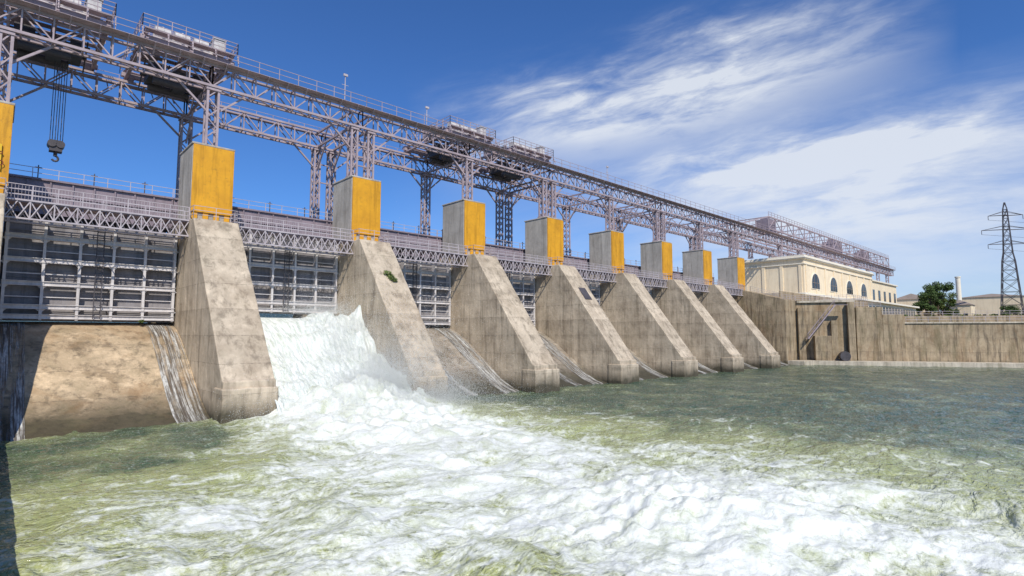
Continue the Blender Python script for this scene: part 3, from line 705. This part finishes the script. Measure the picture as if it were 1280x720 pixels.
# ------------------------------------------------------------ falling water in open bay
xl,xr=px(1)+3.76,px(2)-.02
pr=[(59.95,8.25),(58.5,8.2),(57,7.95),(55.5,7.4),(54,6.7),(52.5,5.9),(51,5.0),(49.5,4.2),(48,3.5),(46.5,2.9),(45,2.3),(43.5,1.5),(42,.6),(40.5,-.4)]
py=np.array([a for a,b in pr]);pz=np.array([b for a,b in pr]); s=np.linspace(0,len(pr)-1,460); u=np.linspace(0,1,300); U,SS=np.meshgrid(u,s); Yf=np.interp(SS,np.arange(len(pr)),py); Zf=np.interp(SS,np.arange(len(pr)),pz)
fl=np.clip((45-Yf)/10,0,1)
Xf=xl+U*(xr-xl)+(U-.3)*fl*4
k=sst(0,1,(59.9-Yf)/9)
rt=sst(.25,.95,U)
lump=np.clip(.55+1.0*fbm(U*5+5,Yf/2.2,3,.5),0,1.6)
surge=rt*np.exp(-((Yf-53.8)/3.4)**2)*2.7*lump
k2=sst(53,46,Yf)
d=k*.25*fbm(Xf/.9,Yf/7,3,.5)+(.15+k)*.13*fbm(Xf/.22,Yf/2.6,3,.6)+(k*rt*.6+k2*.7)*(.7*fbm(Xf/2.0,Yf/2.6,4,.5))+(k*rt*.4+k2*.7)*.13*fbm(Xf/.3,Yf/.5,3,.6)
Zf=Zf+d*1.2+surge*sst(0,.25,k)
Yf2=Yf-d*.5
V=np.stack([Xf,Yf2,Zf],-1).reshape(-1,3); a_,b_=Xf.shape
i=np.arange(a_-1)[:,None]*b_+np.arange(b_-1)[None,:]; Q=np.stack([i,i+1,i+b_+1,i+b_],-1).reshape(-1,4)
t=NT("falling_white_water"); P=t.pos(); n=t.noise(t.mapv(P,(3.2,.35,.45)),1.6,5,.72,.3)
c=t.mix(t.mr(n,.34,.58),(.48,.53,.46),(.80,.82,.78))
M_fall=t.fin(c,.65,t.bump(n,.5,.15),spec=.25)
thing("falling_water",None,None,kind="stuff",data=npmesh("falling_water",V,Q,M_fall))
# fine spray: real droplets, dense enough to read as white mist
def bz(cx,cy): return np.maximum(2.4*np.exp(-(((cx-22.6)/6)**2+((cy-43.8)/5)**2)),(np.interp(-cy,-py,pz)+1.6*np.exp(-((cy-54)/4)**2)*(cx>20))*((cx>xl)&(cx<xr)&(cy<59.9)))
parts=[]
for (N,mx_,sx_,my_,sy_,zs_) in ((240000,28.3,3.0,43.2,3.0,1.7),(90000,23,4.5,43.5,4.5,.9),(70000,25.5,2.2,53,2.6,.7),(50000,25,6.5,38,4.5,.6)):
    cx=rng.normal(mx_,sx_,N); cy=rng.normal(my_,sy_,N); cz=bz(cx,cy)+rng.exponential(zs_,N)
    dn_=fbm(cx/2.6+cy*.13,cz/2.0+cy*.21,3)
    ok=(rng.random(N)<np.clip(.55+1.3*dn_,0.05,1))&((cx>xl)|(cy<42.5))&(cy<59.5)&(cx>11)
    parts.append(np.stack([cx,cy,cz],-1)[ok])
C=np.concatenate(parts); N=len(C); r=rng.lognormal(-4.45,.3,N)
tv=np.array([(1,1,1),(1,-1,-1),(-1,1,-1),(-1,-1,1)])*.8; tf=np.array([(0,1,2),(0,3,1),(0,2,3),(1,3,2)])
V=(C[:,None,:]+tv[None]*r[:,None,None]).reshape(-1,3); Q=(tf[None]+4*np.arange(N)[:,None,None]).reshape(-1,3)
t=NT("spray_droplet"); df=t.n("ShaderNodeBsdfDiffuse"); df.inputs[0].default_value=(.95,.96,.95,1); tl_=t.n("ShaderNodeBsdfTranslucent"); tl_.inputs[0].default_value=(.95,.96,.95,1); mx=t.n("ShaderNodeMixShader"); mx.inputs[0].default_value=.45
t.t.links.new(df.outputs[0],mx.inputs[1]); t.t.links.new(tl_.outputs[0],mx.inputs[2]); t.t.links.new(mx.outputs[0],t.out.inputs[0])
thing("spray_droplets",None,None,kind="stuff",data=npmesh("spray_droplets",V,Q,t.m,False))

# ------------------------------------------------------------ light, sky, camera
sdir=Vector((-.33,-.62,.71)).normalized()
sl=bpy.data.lights.new("sun",'SUN'); sl.energy=4.4; sl.angle=math.radians(.5); sl.color=(1,.935,.83)
so=bpy.data.objects.new("sun",sl); so.rotation_euler=sdir.to_track_quat('Z','Y').to_euler(); COL.objects.link(so)
w=bpy.data.worlds.new("World"); scene.world=w; w.use_nodes=True; nt=w.node_tree; nt.nodes.clear()
W=NT.__new__(NT); W.t=nt
sky=W.n("ShaderNodeTexSky",sky_type='NISHITA',sun_disc=False); sky.sun_elevation=math.asin(sdir.z); sky.sun_rotation=math.atan2(sdir.x,sdir.y); sky.altitude=200; sky.air_density=1.0; sky.dust_density=.6; sky.ozone_density=3
def ray(x,y):
    a=(x-640)/F;b=(360-y)/F; d=math.cos(PIT)-b*math.sin(PIT); v=math.sin(PIT)+b*math.cos(PIT)
    return Vector((a*math.cos(YAW)+d*math.sin(YAW),-a*math.sin(YAW)+d*math.cos(YAW),v)).normalized()
tc=W.n("ShaderNodeTexCoord").outputs["Generated"]
def dot(v):
    o=W.n("ShaderNodeVectorMath",operation='DOT_PRODUCT'); nt.links.new(tc,o.inputs[0]); o.inputs[1].default_value=v; return o.outputs["Value"]
a=ray(620,220);b=ray(1200,80); nrm=a.cross(b).normalized(); mid=(a+b).normalized(); tan=nrm.cross(mid).normalized()
dn=dot(nrm); dt=dot(tan)
cmb=W.n("ShaderNodeCombineXYZ"); nt.links.new(W.math('MULTIPLY',dt,2.2),cmb.inputs[0]); nt.links.new(W.math('MULTIPLY',dn,8.5),cmb.inputs[1]); nt.links.new(W.math('MULTIPLY',dot(mid),1.0),cmb.inputs[2])
n1=W.noise(cmb.outputs[0],1.3,3,.5,.2); n2=W.noise(cmb.outputs[0],4.2,6,.62,.3)
tex=W.math('ADD',W.mr(n1,.3,.6,.35,.8),W.mr(n2,.34,.66,-.15,.38))
total=None
for (p1,p2,wd,amp,ext) in (((600,180),(1080,70),.062,1.45,.10),((790,232),(1290,155),.045,1.2,.12),((880,285),(1290,250),.08,.75,.15)):
    a=ray(*p1);b=ray(*p2); nrm=a.cross(b).normalized(); mid=(a+b).normalized(); tan=nrm.cross(mid).normalized()
    half=math.acos(a.dot(b))/2
    dn=dot(nrm); dt=dot(tan)
    dd=W.math('DIVIDE',W.math('ADD',dn,W.math('ADD',W.math('MULTIPLY',W.math('SUBTRACT',n1,.5),wd*2.0),W.math('MULTIPLY',W.math('SUBTRACT',n2,.5),wd*1.6))),wd)
    band=W.math('POWER',2.718,W.math('MULTIPLY',W.math('MULTIPLY',dd,dd),-1))
    e1=W.mr(W.math('ABSOLUTE',dt),math.sin(half)*.4,math.sin(half)+ext,1,0)
    m=W.math('MULTIPLY',W.math('MULTIPLY',band,e1),W.math('MULTIPLY',tex,amp))
    total=m if total is None else W.math('ADD',total,m)
sep=W.n("ShaderNodeSeparateXYZ"); nt.links.new(tc,sep.inputs[0])
veil=W.math('MULTIPLY',W.mr(sep.outputs[2],.02,.38,.68,0),W.mr(dot(ray(1200,300)),.6,1,0,1))
veil=W.math('MULTIPLY',veil,W.mr(n2,.3,.65,.6,1))
total=W.math('ADD',total,veil,clamp=True)
tint=W.mix(1.0,sky.outputs[0],(.48,.82,1.30),'MULTIPLY')
col=W.mix(W.math('MULTIPLY',total,.85),tint,(7.6,8.0,8.6))
bg=W.n("ShaderNodeBackground"); nt.links.new(col,bg.inputs[0]); bg.inputs[1].default_value=.105
ow=W.n("ShaderNodeOutputWorld"); nt.links.new(bg.outputs[0],ow.inputs[0])
cam=bpy.data.cameras.new("camera"); cam.lens=F/1280*36; cam.clip_start=.1; cam.clip_end=6000
co=bpy.data.objects.new("camera",cam); co.location=(0,0,H); co.rotation_euler=(math.pi/2+PIT,0,-YAW); COL.objects.link(co); scene.camera=co
scene.view_settings.view_transform='Standard'; scene.view_settings.look='None'; scene.view_settings.exposure=0
